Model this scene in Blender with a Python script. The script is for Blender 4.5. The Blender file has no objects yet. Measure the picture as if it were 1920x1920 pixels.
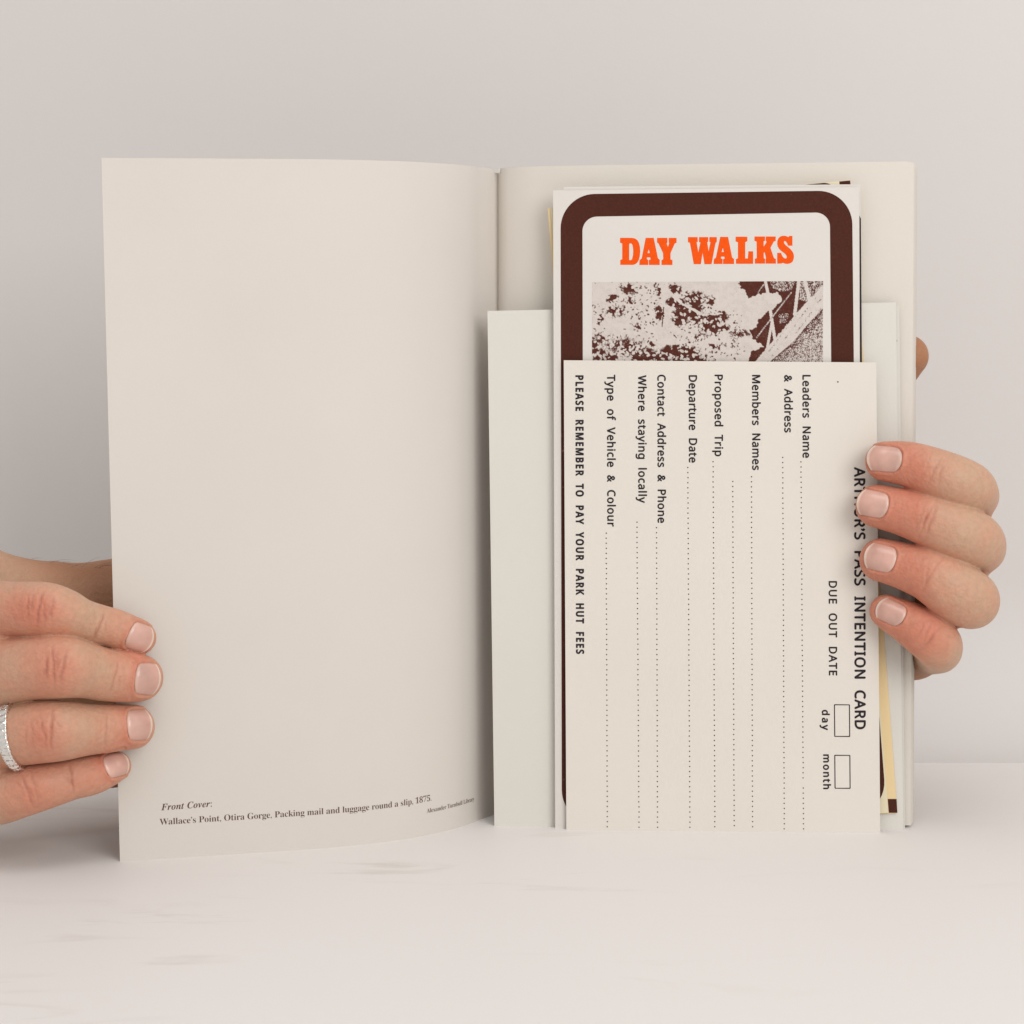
import bpy, bmesh, math, os
import numpy as np
from mathutils import Vector
from mathutils.geometry import tessellate_polygon

SC = bpy.context.scene
COL = SC.collection

# ------------------------------------------------------------------ camera, light, exposure
FPX, PITCH = 3940.0, math.radians(5.0)          # focal length in photo pixels (1920 wide), downward pitch
CAM = np.array([0.0, -0.67, 0.159])
cd = bpy.data.cameras.new('camera'); cam = bpy.data.objects.new('camera', cd); COL.objects.link(cam)
cam.location = CAM; cam.rotation_euler = (math.pi/2 - PITCH, 0, 0)
cd.sensor_width = 36.0; cd.lens = 36.0*FPX/1920.0; cd.clip_start = 0.01; cd.clip_end = 50
SC.camera = cam
SC.view_settings.view_transform = 'Standard'; SC.view_settings.look = 'None'
SC.view_settings.exposure = 0.04; SC.view_settings.gamma = 1.0
SC.render.engine = 'CYCLES'
SC.cycles.use_denoising = True
SC.cycles.max_bounces = 8

W = bpy.data.worlds.new('World'); SC.world = W; W.use_nodes = True
bg = W.node_tree.nodes['Background']
bg.inputs[0].default_value = (1.0, 0.99, 0.99, 1); bg.inputs[1].default_value = 0.60

def area(name, loc, target, sx, sy, power, col):
    l = bpy.data.lights.new(name, 'AREA'); l.shape = 'RECTANGLE'; l.size = sx; l.size_y = sy
    l.energy = power; l.color = col
    o = bpy.data.objects.new(name, l); COL.objects.link(o); o.location = loc
    o.rotation_euler = (Vector(target)-Vector(loc)).to_track_quat('-Z', 'Y').to_euler()
    return o
area('key_softbox', (0.62, -1.12, 0.62), (0.02, 0.0, 0.09), 0.7, 0.7, 7.4, (1.0, 0.98, 0.96))
area('top_softbox', (0.10, -0.75, 1.45), (0.0, -0.05, 0.0), 1.0, 0.7, 5.3, (1.0, 0.985, 0.97))

# ------------------------------------------------------------------ geometry of the view (to size things from the photo)
FWD = np.array([0, math.cos(PITCH), -math.sin(PITCH)]); UP = np.array([0, math.sin(PITCH), math.cos(PITCH)])
def ray(px, py):
    return FWD + np.array([(px-960)/FPX, 0, 0]) + UP*((960-py)/FPX)
def on_y(px, py, y):
    d = ray(px, py); return CAM + d*((y-CAM[1])/d[1])
def on_ground(px, py, z=0.0):
    d = ray(px, py); return CAM + d*((z-CAM[2])/d[2])
def depth(p): return float(np.dot(np.asarray(p)-CAM, FWD))

# ------------------------------------------------------------------ object helpers
def mesh_obj(name, verts, faces, mat, parent=None, smooth=False):
    me = bpy.data.meshes.new(name)
    me.from_pydata([tuple(map(float, v)) for v in verts], [], [tuple(map(int, f)) for f in faces])
    if mat: me.materials.append(mat)
    if smooth: me.polygons.foreach_set('use_smooth', [True]*len(me.polygons))
    me.update()
    o = bpy.data.objects.new(name, me); COL.objects.link(o)
    if parent is not None: o.parent = parent
    return o
def tag(o, label=None, cat=None, kind=None, group=None):
    if label: o['label'] = label
    if cat: o['category'] = cat
    if kind: o['kind'] = kind
    if group: o['group'] = group
    return o
def empty(name, label, cat):
    o = bpy.data.objects.new(name, None); COL.objects.link(o); return tag(o, label, cat)

# ------------------------------------------------------------------ materials
def new_mat(name):
    m = bpy.data.materials.new(name); m.use_nodes = True
    return m, m.node_tree.nodes, m.node_tree.links, m.node_tree.nodes['Principled BSDF']
def paper(name, col, rough=0.62, mottle=0.010, fibre=0.00002):
    m, N, L, b = new_mat(name)
    tc = N.new('ShaderNodeTexCoord')
    n1 = N.new('ShaderNodeTexNoise'); n1.inputs['Scale'].default_value = 28; n1.inputs['Detail'].default_value = 6
    L.new(tc.outputs['Object'], n1.inputs['Vector'])
    cr = N.new('ShaderNodeValToRGB')
    c0 = tuple(c*(1-mottle*1.6) for c in col[:2])+(col[2]*(1-mottle*2.6),)
    cr.color_ramp.elements[0].position = 0.3; cr.color_ramp.elements[0].color = c0+(1,)
    cr.color_ramp.elements[1].position = 0.7; cr.color_ramp.elements[1].color = tuple(min(1, c*(1+mottle*.5)) for c in col)+(1,)
    L.new(n1.outputs['Fac'], cr.inputs['Fac'])
    n2 = N.new('ShaderNodeTexNoise'); n2.inputs['Scale'].default_value = 2600; n2.inputs['Detail'].default_value = 3
    L.new(tc.outputs['Object'], n2.inputs['Vector'])
    mx = N.new('ShaderNodeMix'); mx.data_type = 'RGBA'; mx.blend_type = 'MULTIPLY'; mx.inputs[0].default_value = 0.16
    L.new(cr.outputs['Color'], mx.inputs[6]); L.new(n2.outputs['Color'], mx.inputs[7])
    bw = N.new('ShaderNodeRGBToBW'); L.new(n2.outputs['Color'], bw.inputs[0])
    mr = N.new('ShaderNodeMapRange'); mr.inputs[3].default_value = 0.75; mr.inputs[4].default_value = 1.15
    L.new(bw.outputs[0], mr.inputs[0]); L.new(mr.outputs[0], mx.inputs[7])
    vo = N.new('ShaderNodeTexVoronoi'); vo.inputs['Scale'].default_value = 75
    L.new(tc.outputs['Object'], vo.inputs['Vector'])
    sp = N.new('ShaderNodeSeparateColor'); L.new(vo.outputs['Color'], sp.inputs[0])
    lim = N.new('ShaderNodeMapRange'); lim.inputs[1].default_value = .93; lim.inputs[2].default_value = 1.0; lim.inputs[3].default_value = 0.0; lim.inputs[4].default_value = .028
    L.new(sp.outputs[0], lim.inputs[0])
    lt = N.new('ShaderNodeMath'); lt.operation = 'LESS_THAN'; L.new(vo.outputs['Distance'], lt.inputs[0]); L.new(lim.outputs[0], lt.inputs[1])
    ms = N.new('ShaderNodeMath'); ms.operation = 'MULTIPLY'; ms.inputs[1].default_value = .55; L.new(lt.outputs[0], ms.inputs[0])
    md = N.new('ShaderNodeMix'); md.data_type = 'RGBA'; md.inputs[7].default_value = (0.25, 0.19, 0.13, 1)
    L.new(ms.outputs[0], md.inputs[0]); L.new(mx.outputs[2], md.inputs[6])
    L.new(md.outputs[2], b.inputs['Base Color'])
    n3 = N.new('ShaderNodeTexNoise'); n3.inputs['Scale'].default_value = 900; n3.inputs['Detail'].default_value = 4
    L.new(tc.outputs['Object'], n3.inputs['Vector'])
    bp = N.new('ShaderNodeBump'); bp.inputs['Strength'].default_value = 0.5; bp.inputs['Distance'].default_value = fibre
    L.new(n3.outputs['Fac'], bp.inputs['Height']); L.new(bp.outputs['Normal'], b.inputs['Normal'])
    b.inputs['Roughness'].default_value = rough; b.inputs['Specular IOR Level'].default_value = 0.3
    return m
def ink(name, col, rough=0.5, wear=None, wear_amt=0.0, var=.12):
    m, N, L, b = new_mat(name)
    tc = N.new('ShaderNodeTexCoord')
    n1 = N.new('ShaderNodeTexNoise'); n1.inputs['Scale'].default_value = 1500; n1.inputs['Detail'].default_value = 4
    L.new(tc.outputs['Object'], n1.inputs['Vector'])
    cr = N.new('ShaderNodeValToRGB')
    cr.color_ramp.elements[0].position = 0.35; cr.color_ramp.elements[0].color = tuple(c*(1-var) for c in col)+(1,)
    cr.color_ramp.elements[1].position = 0.7; cr.color_ramp.elements[1].color = tuple(min(1, c*(1+var)) for c in col)+(1,)
    L.new(n1.outputs['Fac'], cr.inputs['Fac'])
    out = cr.outputs['Color']
    if wear:
        n2 = N.new('ShaderNodeTexNoise'); n2.inputs['Scale'].default_value = 700; n2.inputs['Detail'].default_value = 2
        n3 = N.new('ShaderNodeTexNoise'); n3.inputs['Scale'].default_value = 45; n3.inputs['Detail'].default_value = 2
        L.new(tc.outputs['Object'], n2.inputs['Vector']); L.new(tc.outputs['Object'], n3.inputs['Vector'])
        ml = N.new('ShaderNodeMath'); ml.operation = 'MULTIPLY'; L.new(n2.outputs['Fac'], ml.inputs[0]); L.new(n3.outputs['Fac'], ml.inputs[1])
        mr = N.new('ShaderNodeMapRange'); mr.inputs[1].default_value = 0.40; mr.inputs[2].default_value = 0.47; mr.inputs[4].default_value = wear_amt
        L.new(ml.outputs[0], mr.inputs[0])
        mx = N.new('ShaderNodeMix'); mx.data_type = 'RGBA'; mx.inputs[7].default_value = wear+(1,)
        L.new(mr.outputs[0], mx.inputs[0]); L.new(out, mx.inputs[6]); out = mx.outputs[2]
    L.new(out, b.inputs['Base Color'])
    b.inputs['Roughness'].default_value = rough; b.inputs['Specular IOR Level'].default_value = 0.12
    return m

M_COVER = paper('cover_stock', (0.65, 0.603, 0.553))
M_PAGE = paper('page_paper', (0.69, 0.645, 0.58))
M_SHEET = paper('blank_sheet_paper', (0.675, 0.65, 0.595))
M_LEAF = paper('leaflet_paper', (0.68, 0.645, 0.60))
M_CARD = paper('card_stock', (0.715, 0.67, 0.605))
M_YELLOW = paper('yellow_leaflet_paper', (0.78, 0.60, 0.33))
M_CREAM = paper('cream_leaflet_paper', (0.76, 0.68, 0.48))
M_BROWN = ink('brown_ink', (0.068, 0.019, 0.0115), 0.7, (0.26, 0.13, 0.10), 0.6)
M_ORANGE = ink('orange_ink', (0.83, 0.088, 0.002), 0.6, var=.05)
M_BLACK = ink('black_ink', (0.028, 0.022, 0.026), 0.55)
M_CAPTION = ink('brown_black_ink', (0.11, 0.062, 0.045), 0.55)

def table_mat():
    m, N, L, b = new_mat('white_marble')
    tc = N.new('ShaderNodeTexCoord')
    mp = N.new('ShaderNodeMapping'); mp.inputs['Scale'].default_value = (7, 30, 1); mp.inputs['Rotation'].default_value = (0, 0, math.radians(-14))
    L.new(tc.outputs['Object'], mp.inputs['Vector'])
    n1 = N.new('ShaderNodeTexNoise'); n1.inputs['Scale'].default_value = 1.6; n1.inputs['Detail'].default_value = 8; n1.inputs['Roughness'].default_value = .6; n1.inputs['Distortion'].default_value = .9
    L.new(mp.outputs[0], n1.inputs['Vector'])
    n2 = N.new('ShaderNodeTexNoise'); n2.inputs['Scale'].default_value = 7; n2.inputs['Detail'].default_value = 3
    L.new(tc.outputs['Object'], n2.inputs['Vector'])
    r1 = N.new('ShaderNodeMapRange'); r1.inputs[1].default_value = 0.55; r1.inputs[2].default_value = 0.70; r1.interpolation_type = 'SMOOTHSTEP'
    L.new(n1.outputs['Fac'], r1.inputs[0])
    r2 = N.new('ShaderNodeMapRange'); r2.inputs[1].default_value = 0.45; r2.inputs[2].default_value = 0.65
    L.new(n2.outputs['Fac'], r2.inputs[0])
    ml = N.new('ShaderNodeMath'); ml.operation = 'MULTIPLY'; L.new(r1.outputs[0], ml.inputs[0]); L.new(r2.outputs[0], ml.inputs[1])
    m2 = N.new('ShaderNodeMath'); m2.operation = 'MULTIPLY'; L.new(ml.outputs[0], m2.inputs[0])
    sx = N.new('ShaderNodeSeparateXYZ'); L.new(tc.outputs['Object'], sx.inputs[0])
    gx = N.new('ShaderNodeMapRange'); gx.inputs[1].default_value = -0.12; gx.inputs[2].default_value = 0.06; gx.inputs[3].default_value = .62; gx.inputs[4].default_value = .12
    L.new(sx.outputs[0], gx.inputs[0]); L.new(gx.outputs[0], m2.inputs[1])
    mx = N.new('ShaderNodeMix'); mx.data_type = 'RGBA'
    mx.inputs[6].default_value = (0.765, 0.732, 0.707, 1); mx.inputs[7].default_value = (0.40, 0.34, 0.26, 1)
    L.new(m2.outputs[0], mx.inputs[0]); L.new(mx.outputs[2], b.inputs['Base Color'])
    b.inputs['Roughness'].default_value = 0.55; b.inputs['Specular IOR Level'].default_value = 0.22
    return m
def wall_mat():
    m, N, L, b = new_mat('matt_white_wall')
    tc = N.new('ShaderNodeTexCoord')
    n1 = N.new('ShaderNodeTexNoise'); n1.inputs['Scale'].default_value = 5; n1.inputs['Detail'].default_value = 5
    L.new(tc.outputs['Object'], n1.inputs['Vector'])
    cr = N.new('ShaderNodeValToRGB')
    cr.color_ramp.elements[0].position = .3; cr.color_ramp.elements[0].color = (0.645, 0.613, 0.588, 1)
    cr.color_ramp.elements[1].position = .7; cr.color_ramp.elements[1].color = (0.658, 0.627, 0.604, 1)
    L.new(n1.outputs['Fac'], cr.inputs['Fac']); L.new(cr.outputs['Color'], b.inputs['Base Color'])
    n2 = N.new('ShaderNodeTexNoise'); n2.inputs['Scale'].default_value = 500; n2.inputs['Detail'].default_value = 4
    L.new(tc.outputs['Object'], n2.inputs['Vector'])
    bp = N.new('ShaderNodeBump'); bp.inputs['Strength'].default_value = .3; bp.inputs['Distance'].default_value = .0001
    L.new(n2.outputs['Fac'], bp.inputs['Height']); L.new(bp.outputs['Normal'], b.inputs['Normal'])
    b.inputs['Roughness'].default_value = 0.85
    return m
def skin_mat():
    m, N, L, b = new_mat('skin')
    tc = N.new('ShaderNodeTexCoord')
    at = N.new('ShaderNodeAttribute'); at.attribute_name = 'flush'
    ac = N.new('ShaderNodeAttribute'); ac.attribute_name = 'crease'
    n1 = N.new('ShaderNodeTexNoise'); n1.inputs['Scale'].default_value = 160; n1.inputs['Detail'].default_value = 5
    L.new(tc.outputs['Object'], n1.inputs['Vector'])
    mr = N.new('ShaderNodeMapRange'); mr.inputs[1].default_value = .25; mr.inputs[2].default_value = .75; mr.inputs[3].default_value = -.22; mr.inputs[4].default_value = .22
    L.new(n1.outputs['Fac'], mr.inputs[0])
    ad = N.new('ShaderNodeMath'); ad.operation = 'ADD'; ad.use_clamp = True
    L.new(at.outputs['Fac'], ad.inputs[0]); L.new(mr.outputs[0], ad.inputs[1])
    cr = N.new('ShaderNodeValToRGB')
    e = cr.color_ramp.elements
    e[0].position = 0.0; e[0].color = (0.525, 0.325, 0.215, 1)
    e[1].position = 1.0; e[1].color = (0.56, 0.215, 0.137, 1)
    k = e.new(0.45); k.color = (0.565, 0.285, 0.187, 1)
    L.new(ad.outputs[0], cr.inputs['Fac'])
    nf = N.new('ShaderNodeTexNoise'); nf.inputs['Scale'].default_value = 620; nf.inputs['Detail'].default_value = 4
    L.new(tc.outputs['Object'], nf.inputs['Vector'])
    mf = N.new('ShaderNodeMapRange'); mf.inputs[1].default_value = .3; mf.inputs[2].default_value = .7; mf.inputs[3].default_value = .935; mf.inputs[4].default_value = 1.06
    L.new(nf.outputs['Fac'], mf.inputs[0])
    mm = N.new('ShaderNodeMix'); mm.data_type = 'RGBA'; mm.blend_type = 'MULTIPLY'; mm.inputs[0].default_value = 1
    L.new(cr.outputs['Color'], mm.inputs[6]); L.new(mf.outputs[0], mm.inputs[7])
    mx = N.new('ShaderNodeMix'); mx.data_type = 'RGBA'; mx.inputs[7].default_value = (0.36, 0.12, 0.075, 1)
    L.new(ac.outputs['Fac'], mx.inputs[0]); L.new(mm.outputs[2], mx.inputs[6])
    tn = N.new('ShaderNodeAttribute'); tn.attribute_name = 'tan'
    mt = N.new('ShaderNodeMix'); mt.data_type = 'RGBA'; mt.inputs[7].default_value = (0.37, 0.17, 0.085, 1)  # shade on the skin further back, put in as a darker brown
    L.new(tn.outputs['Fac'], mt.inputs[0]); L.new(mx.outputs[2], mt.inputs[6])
    L.new(mt.outputs[2], b.inputs['Base Color'])
    b.inputs['Roughness'].default_value = 0.52; b.inputs['Specular IOR Level'].default_value = 0.38
    b.inputs['Subsurface Weight'].default_value = 0.35; b.inputs['Subsurface Radius'].default_value = (1.0, 0.35, 0.2)
    b.inputs['Subsurface Scale'].default_value = 0.0016
    v = N.new('ShaderNodeTexVoronoi'); v.inputs['Scale'].default_value = 1100
    n3 = N.new('ShaderNodeTexNoise'); n3.inputs['Scale'].default_value = 700; n3.inputs['Detail'].default_value = 5
    L.new(tc.outputs['Object'], v.inputs['Vector']); L.new(tc.outputs['Object'], n3.inputs['Vector'])
    a1 = N.new('ShaderNodeMath'); a1.operation = 'ADD'; L.new(v.outputs['Distance'], a1.inputs[0]); L.new(n3.outputs['Fac'], a1.inputs[1])
    n4 = N.new('ShaderNodeTexNoise'); n4.inputs['Scale'].default_value = 230; n4.inputs['Detail'].default_value = 3
    L.new(tc.outputs['Object'], n4.inputs['Vector'])
    a2 = N.new('ShaderNodeMath'); a2.operation = 'MULTIPLY_ADD'; a2.inputs[1].default_value = 1.3; L.new(n4.outputs['Fac'], a2.inputs[0]); L.new(a1.outputs[0], a2.inputs[2])
    bp = N.new('ShaderNodeBump'); bp.inputs['Strength'].default_value = .7; bp.inputs['Distance'].default_value = .00018
    L.new(a2.outputs[0], bp.inputs['Height']); L.new(bp.outputs['Normal'], b.inputs['Normal'])
    return m
def nail_mat():
    m, N, L, b = new_mat('fingernail')
    at = N.new('ShaderNodeAttribute'); at.attribute_name = 'nailtone'
    cr = N.new('ShaderNodeValToRGB'); e = cr.color_ramp.elements
    e[0].position = 0; e[0].color = (0.66, 0.47, 0.39, 1)
    e[1].position = 1; e[1].color = (0.80, 0.70, 0.60, 1)
    k = e.new(.12); k.color = (0.60, 0.365, 0.30, 1)
    k = e.new(.90); k.color = (0.60, 0.345, 0.275, 1)
    k = e.new(.96); k.color = (0.74, 0.57, 0.47, 1)
    L.new(at.outputs['Fac'], cr.inputs['Fac']); L.new(cr.outputs['Color'], b.inputs['Base Color'])
    b.inputs['Roughness'].default_value = 0.24; b.inputs['Specular IOR Level'].default_value = 0.55
    b.inputs['Subsurface Weight'].default_value = 0.15; b.inputs['Subsurface Scale'].default_value = 0.0008
    tc = N.new('ShaderNodeTexCoord'); mp = N.new('ShaderNodeMapping'); mp.inputs['Scale'].default_value = (150, 150, 1500)
    L.new(tc.outputs['Object'], mp.inputs['Vector'])
    n1 = N.new('ShaderNodeTexNoise'); n1.inputs['Scale'].default_value = 1.0; n1.inputs['Detail'].default_value = 4
    L.new(mp.outputs[0], n1.inputs['Vector'])
    bp = N.new('ShaderNodeBump'); bp.inputs['Strength'].default_value = .5; bp.inputs['Distance'].default_value = .00006
    L.new(n1.outputs['Fac'], bp.inputs['Height']); L.new(bp.outputs['Normal'], b.inputs['Normal'])
    n2 = N.new('ShaderNodeTexNoise'); n2.inputs['Scale'].default_value = 120; n2.inputs['Detail'].default_value = 3
    L.new(tc.outputs['Object'], n2.inputs['Vector'])
    mr = N.new('ShaderNodeMapRange'); mr.inputs[3].default_value = .82; mr.inputs[4].default_value = 1.16; mr.inputs[1].default_value = .3; mr.inputs[2].default_value = .7
    L.new(n2.outputs['Fac'], mr.inputs[0])
    mx = N.new('ShaderNodeMix'); mx.data_type = 'RGBA'; mx.blend_type = 'MULTIPLY'; mx.inputs[0].default_value = 1
    L.new(cr.outputs['Color'], mx.inputs[6]); L.new(mr.outputs[0], mx.inputs[7]); L.new(mx.outputs[2], b.inputs['Base Color'])
    return m
def silver_mat():
    m, N, L, b = new_mat('silver')
    b.inputs['Base Color'].default_value = (0.86, 0.84, 0.80, 1); b.inputs['Metallic'].default_value = 1; b.inputs['Roughness'].default_value = .2
    tc = N.new('ShaderNodeTexCoord'); v = N.new('ShaderNodeTexVoronoi'); v.inputs['Scale'].default_value = 1300; L.new(tc.outputs['Object'], v.inputs['Vector'])
    bp = N.new('ShaderNodeBump'); bp.inputs['Strength'].default_value = .9; bp.inputs['Distance'].default_value = .00025
    L.new(v.outputs['Distance'], bp.inputs['Height']); L.new(bp.outputs['Normal'], b.inputs['Normal'])
    return m
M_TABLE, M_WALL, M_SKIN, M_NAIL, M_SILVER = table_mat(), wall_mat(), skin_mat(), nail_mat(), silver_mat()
m, N, L, b = new_mat('halftone_print')
at = N.new('ShaderNodeAttribute'); at.attribute_name = 'print'; L.new(at.outputs['Color'], b.inputs['Base Color'])
b.inputs['Roughness'].default_value = .7; b.inputs['Specular IOR Level'].default_value = .12
M_PRINT = m
m, N, L, b = new_mat('body_hair'); b.inputs['Base Color'].default_value = (0.16, 0.09, 0.05, 1); M_HAIR = m

# ------------------------------------------------------------------ setting: table and wall
WALL_Y = 0.150
tag(mesh_obj('table', [(-1.6, -1.4, 0), (1.6, -1.4, 0), (1.6, WALL_Y-0.06, 0), (-1.6, WALL_Y-0.06, 0),
                       (-1.6, -1.4, -.03), (1.6, -1.4, -.03), (1.6, WALL_Y-0.06, -.03), (-1.6, WALL_Y-0.06, -.03)],
             [(0, 1, 2, 3), (7, 6, 5, 4), (0, 4, 5, 1), (1, 5, 6, 2), (2, 6, 7, 3), (3, 7, 4, 0)], M_TABLE), kind='structure')
prof = [(WALL_Y-0.0595 + 0.06*math.sin(a), 0.06-0.06*math.cos(a)) for a in np.linspace(0, math.pi/2, 12)] + [(WALL_Y+.0005, 1.6)]
wv = [(x, y, z) for x in (-1.6, 1.6) for (y, z) in prof]; n = len(prof)
tag(mesh_obj('wall', wv, [(i, n+i, n+i+1, i+1) for i in range(n-1)], M_WALL, smooth=True), kind='structure')

# ------------------------------------------------------------------ paper helpers
def grid_sheet(name, P, thick, mat, parent=None, crumple=0.0):
    """closed thin sheet from a (nu, nv, 3) grid; its front faces the camera side"""
    P = np.asarray(P); nu, nv = P.shape[:2]
    du = np.gradient(P, axis=0); dv = np.gradient(P, axis=1)
    nr = np.cross(du, dv); nr /= np.linalg.norm(nr, axis=2, keepdims=True)
    if nr[:, :, 1].mean() > 0: nr = -nr
    B = P - nr*thick
    V = np.concatenate([P.reshape(-1, 3), B.reshape(-1, 3)]); o = nu*nv
    F = []
    idx = lambda i, j: i*nv+j
    for i in range(nu-1):
        for j in range(nv-1):
            a, b_, c, d = idx(i, j), idx(i+1, j), idx(i+1, j+1), idx(i, j+1)
            F.append((a, b_, c, d)); F.append((o+d, o+c, o+b_, o+a))
    for i in range(nu-1):
        F.append((idx(i+1, 0), idx(i, 0), o+idx(i, 0), o+idx(i+1, 0)))
        F.append((idx(i, nv-1), idx(i+1, nv-1), o+idx(i+1, nv-1), o+idx(i, nv-1)))
    for j in range(nv-1):
        F.append((idx(0, j), idx(0, j+1), o+idx(0, j+1), o+idx(0, j)))
        F.append((idx(nu-1, j+1), idx(nu-1, j), o+idx(nu-1, j), o+idx(nu-1, j+1)))
    ob = mesh_obj(name, V, F, mat, parent)
    me = ob.data
    bm = bmesh.new(); bm.from_mesh(me); bmesh.ops.recalc_face_normals(bm, faces=bm.faces)
    for f in bm.faces: f.smooth = True
    for e in bm.edges:
        if len(e.link_faces) == 2 and e.calc_face_angle(0) > 0.6: e.smooth = False
    bm.to_mesh(me); bm.free()
    return ob
class Plane:
    """upright plane through plan line px0->y0, px1->y1 (photo column -> distance y)"""
    def __init__(s, px0, y0, px1, y1, lean=0.0):
        a, b_, = on_y(px0, 1500, y0), on_y(px1, 1500, y1)
        s.o = np.array([a[0], a[1], 0.0]); s.u = np.array([b_[0]-a[0], b_[1]-a[1], 0.0]); s.u /= np.linalg.norm(s.u)
        w = np.array([0, lean, 1.0]); s.n = np.cross(s.u, w); s.n /= np.linalg.norm(s.n)
        if s.n[1] > 0: s.n = -s.n
    def at(s, px, py, off=0.0):
        d = ray(px, py); t = np.dot(s.o-CAM, s.n)/np.dot(d, s.n); return CAM + d*t + s.n*off
    def shift(s, d):
        q = Plane.__new__(Plane); q.o = s.o + s.n*d; q.u = s.u; q.n = s.n; return q
def quad_sheet(name, pl, corners, thick, mat, parent=None, bulge=0.0, nu=16, nv=16, fan=None):
    """corners: TL, TR, BR, BL in photo pixels"""
    tl, tr, br, bl = [pl.at(*c) for c in corners]
    P = np.zeros((nu+1, nv+1, 3))
    for i in range(nu+1):
        u = i/nu
        for j in range(nv+1):
            v = j/nv
            p = (1-v)*((1-u)*tl+u*tr) + v*((1-u)*bl+u*br)
            if bulge: p = p + pl.n*bulge*math.sin(math.pi*u)*math.sin(math.pi*v)
            if fan: p = p + pl.n*fan(u, v)
            P[i, j] = p
    return grid_sheet(name, P, thick, mat, parent)
def fill2d(loops):
    """triangulated fill of closed 2D loops (outer first, then holes) -> verts, tris"""
    tris = tessellate_polygon([[Vector((x, y, 0)) for x, y in lp] for lp in loops])
    V = [p for lp in loops for p in lp]
    return V, tris
def decal(name, V2, F, mapper, mat, parent):
    o = mesh_obj(name, [mapper(*p) for p in V2], F, mat, parent)
    me = o.data
    if len(me.polygons):
        nrm = np.zeros(len(me.polygons)*3); me.polygons.foreach_get('normal', nrm)
        if nrm.reshape(-1, 3)[:, 1].mean() > 0: me.flip_normals()
    return o

SANS = None
SS = lambda t: serif(t, 0x1D5A0, 0x1D5BA)      # clean grotesque letters
SB = lambda t: serif(t, 0x1D5D4, 0x1D5EE)      # their bold cut
def font_mesh(body, font=None, spacing=1.0, offset=0.0, shear=0.0):
    c = bpy.data.curves.new('t', 'FONT'); c.body = body; c.space_character = spacing; c.offset = offset; c.resolution_u = 5; c.shear = shear
    if font: c.font = font
    o = bpy.data.objects.new('t', c)
    me = bpy.data.meshes.new_from_object(o)
    V = np.array([v.co[:2] for v in me.vertices]).reshape(-1, 2); F = [tuple(p.vertices) for p in me.polygons]
    bpy.data.objects.remove(o); bpy.data.curves.remove(c); bpy.data.meshes.remove(me)
    return V, F
def fitted(body, length, cap, font=None, offset=0.0, aspect=1.0, capstr='H', shear=0.0):
    """text laid from s=0..length with capital height cap; letter spacing adapts"""
    H = font_mesh(capstr, font)[0]; k = cap/(H[:, 1].max()-max(0, H[:, 1].min()))
    w = []
    for sp in (1.0, 1.4):
        V, _ = font_mesh(body, font, sp, offset, shear); w.append(V[:, 0].max()-V[:, 0].min())
    sp = 1.0 + 0.4*(length/(k*aspect)-w[0])/(w[1]-w[0]); sp = min(max(sp, 0.8), 2.0)
    V, F = font_mesh(body, font, sp, offset, shear)
    V = V.copy(); V[:, 0] -= V[:, 0].min(); V[:, 0] *= length/V[:, 0].max(); V[:, 1] *= k
    return V, F
def serif(s, U, Lw):
    return ''.join(chr(U+ord(a)-65) if 'A' <= a <= 'Z' else chr(Lw+ord(a)-97) if 'a' <= a <= 'z' else a for a in s)
def round_rect(c, r, n=10):
    """rounded quad from four pixel corners TL TR BR BL"""
    c = [np.array(p, float) for p in c]; out = []
    for i in range(4):
        p, a, b_ = c[i], c[i-1], c[(i+1) % 4]
        da = (a-p)/np.linalg.norm(a-p); db = (b_-p)/np.linalg.norm(b_-p)
        ri = r[i] if isinstance(r, (list, tuple)) else r; ctr = p + (da+db)*ri
        for t in np.linspace(0, math.pi/2, n+1):
            out.append(tuple(ctr - db*ri*math.cos(t) - da*ri*math.sin(t)))
    return out
INKOFF = 0.00005

# ------------------------------------------------------------------ booklet
booklet = empty('booklet', 'open cream booklet standing upright, its blank front cover folded out to the left', 'booklet')
bot = [(225, 1615.5), (290, 1611), (400, 1604), (530, 1595.5), (640, 1587.5), (720, 1579), (780, 1570), (840, 1557), (880, 1545), (905, 1535)]
pl_pts = np.array([on_ground(*p)[:2] for p in bot]); spine_xy = on_y(940, 1535, 0.0112)[:2]
pl_pts = np.vstack([pl_pts, [spine_xy]])
def resample(P, n):
    # Catmull-Rom through the points, then even arc length
    Q = [2*P[0]-P[1]]+list(P)+[2*P[-1]-P[-2]]; out = []
    for i in range(1, len(Q)-2):
        for t in np.linspace(0, 1, 24, endpoint=False):
            a, b_, c, d = Q[i-1], Q[i], Q[i+1], Q[i+2]
            out.append(.5*((2*b_)+(c-a)*t+(2*a-5*b_+4*c-d)*t*t+(3*b_-a-3*c+d)*t**3))
    out.append(Q[-2]); out = np.array(out)
    s = np.concatenate([[0], np.cumsum(np.linalg.norm(np.diff(out, axis=0), axis=1))])
    ss = np.linspace(0, s[-1], n)
    return np.stack([np.interp(ss, s, out[:, k]) for k in range(out.shape[1])], 1), s[-1]
COVER, COVER_LEN = resample(pl_pts, 81)
HT = 0.2098
def cover_xy(s):
    i = s/COVER_LEN*80; return np.array([np.interp(i, range(81), COVER[:, 0]), np.interp(i, range(81), COVER[:, 1])])
P = np.zeros((81, 25, 3))
for i in range(81):
    s = i/80
    top = HT
    if i >= 78: top -= 0.0013
    if i == 80: top += 0.0007
    for j in range(25):
        v = j/24; lean = -0.0055*(1-s)*v    # the free edge leans slightly outward at the top
        P[i, j] = (COVER[i, 0]-0.0056*(1-s)**2*0*v, COVER[i, 1], v*top)
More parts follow.
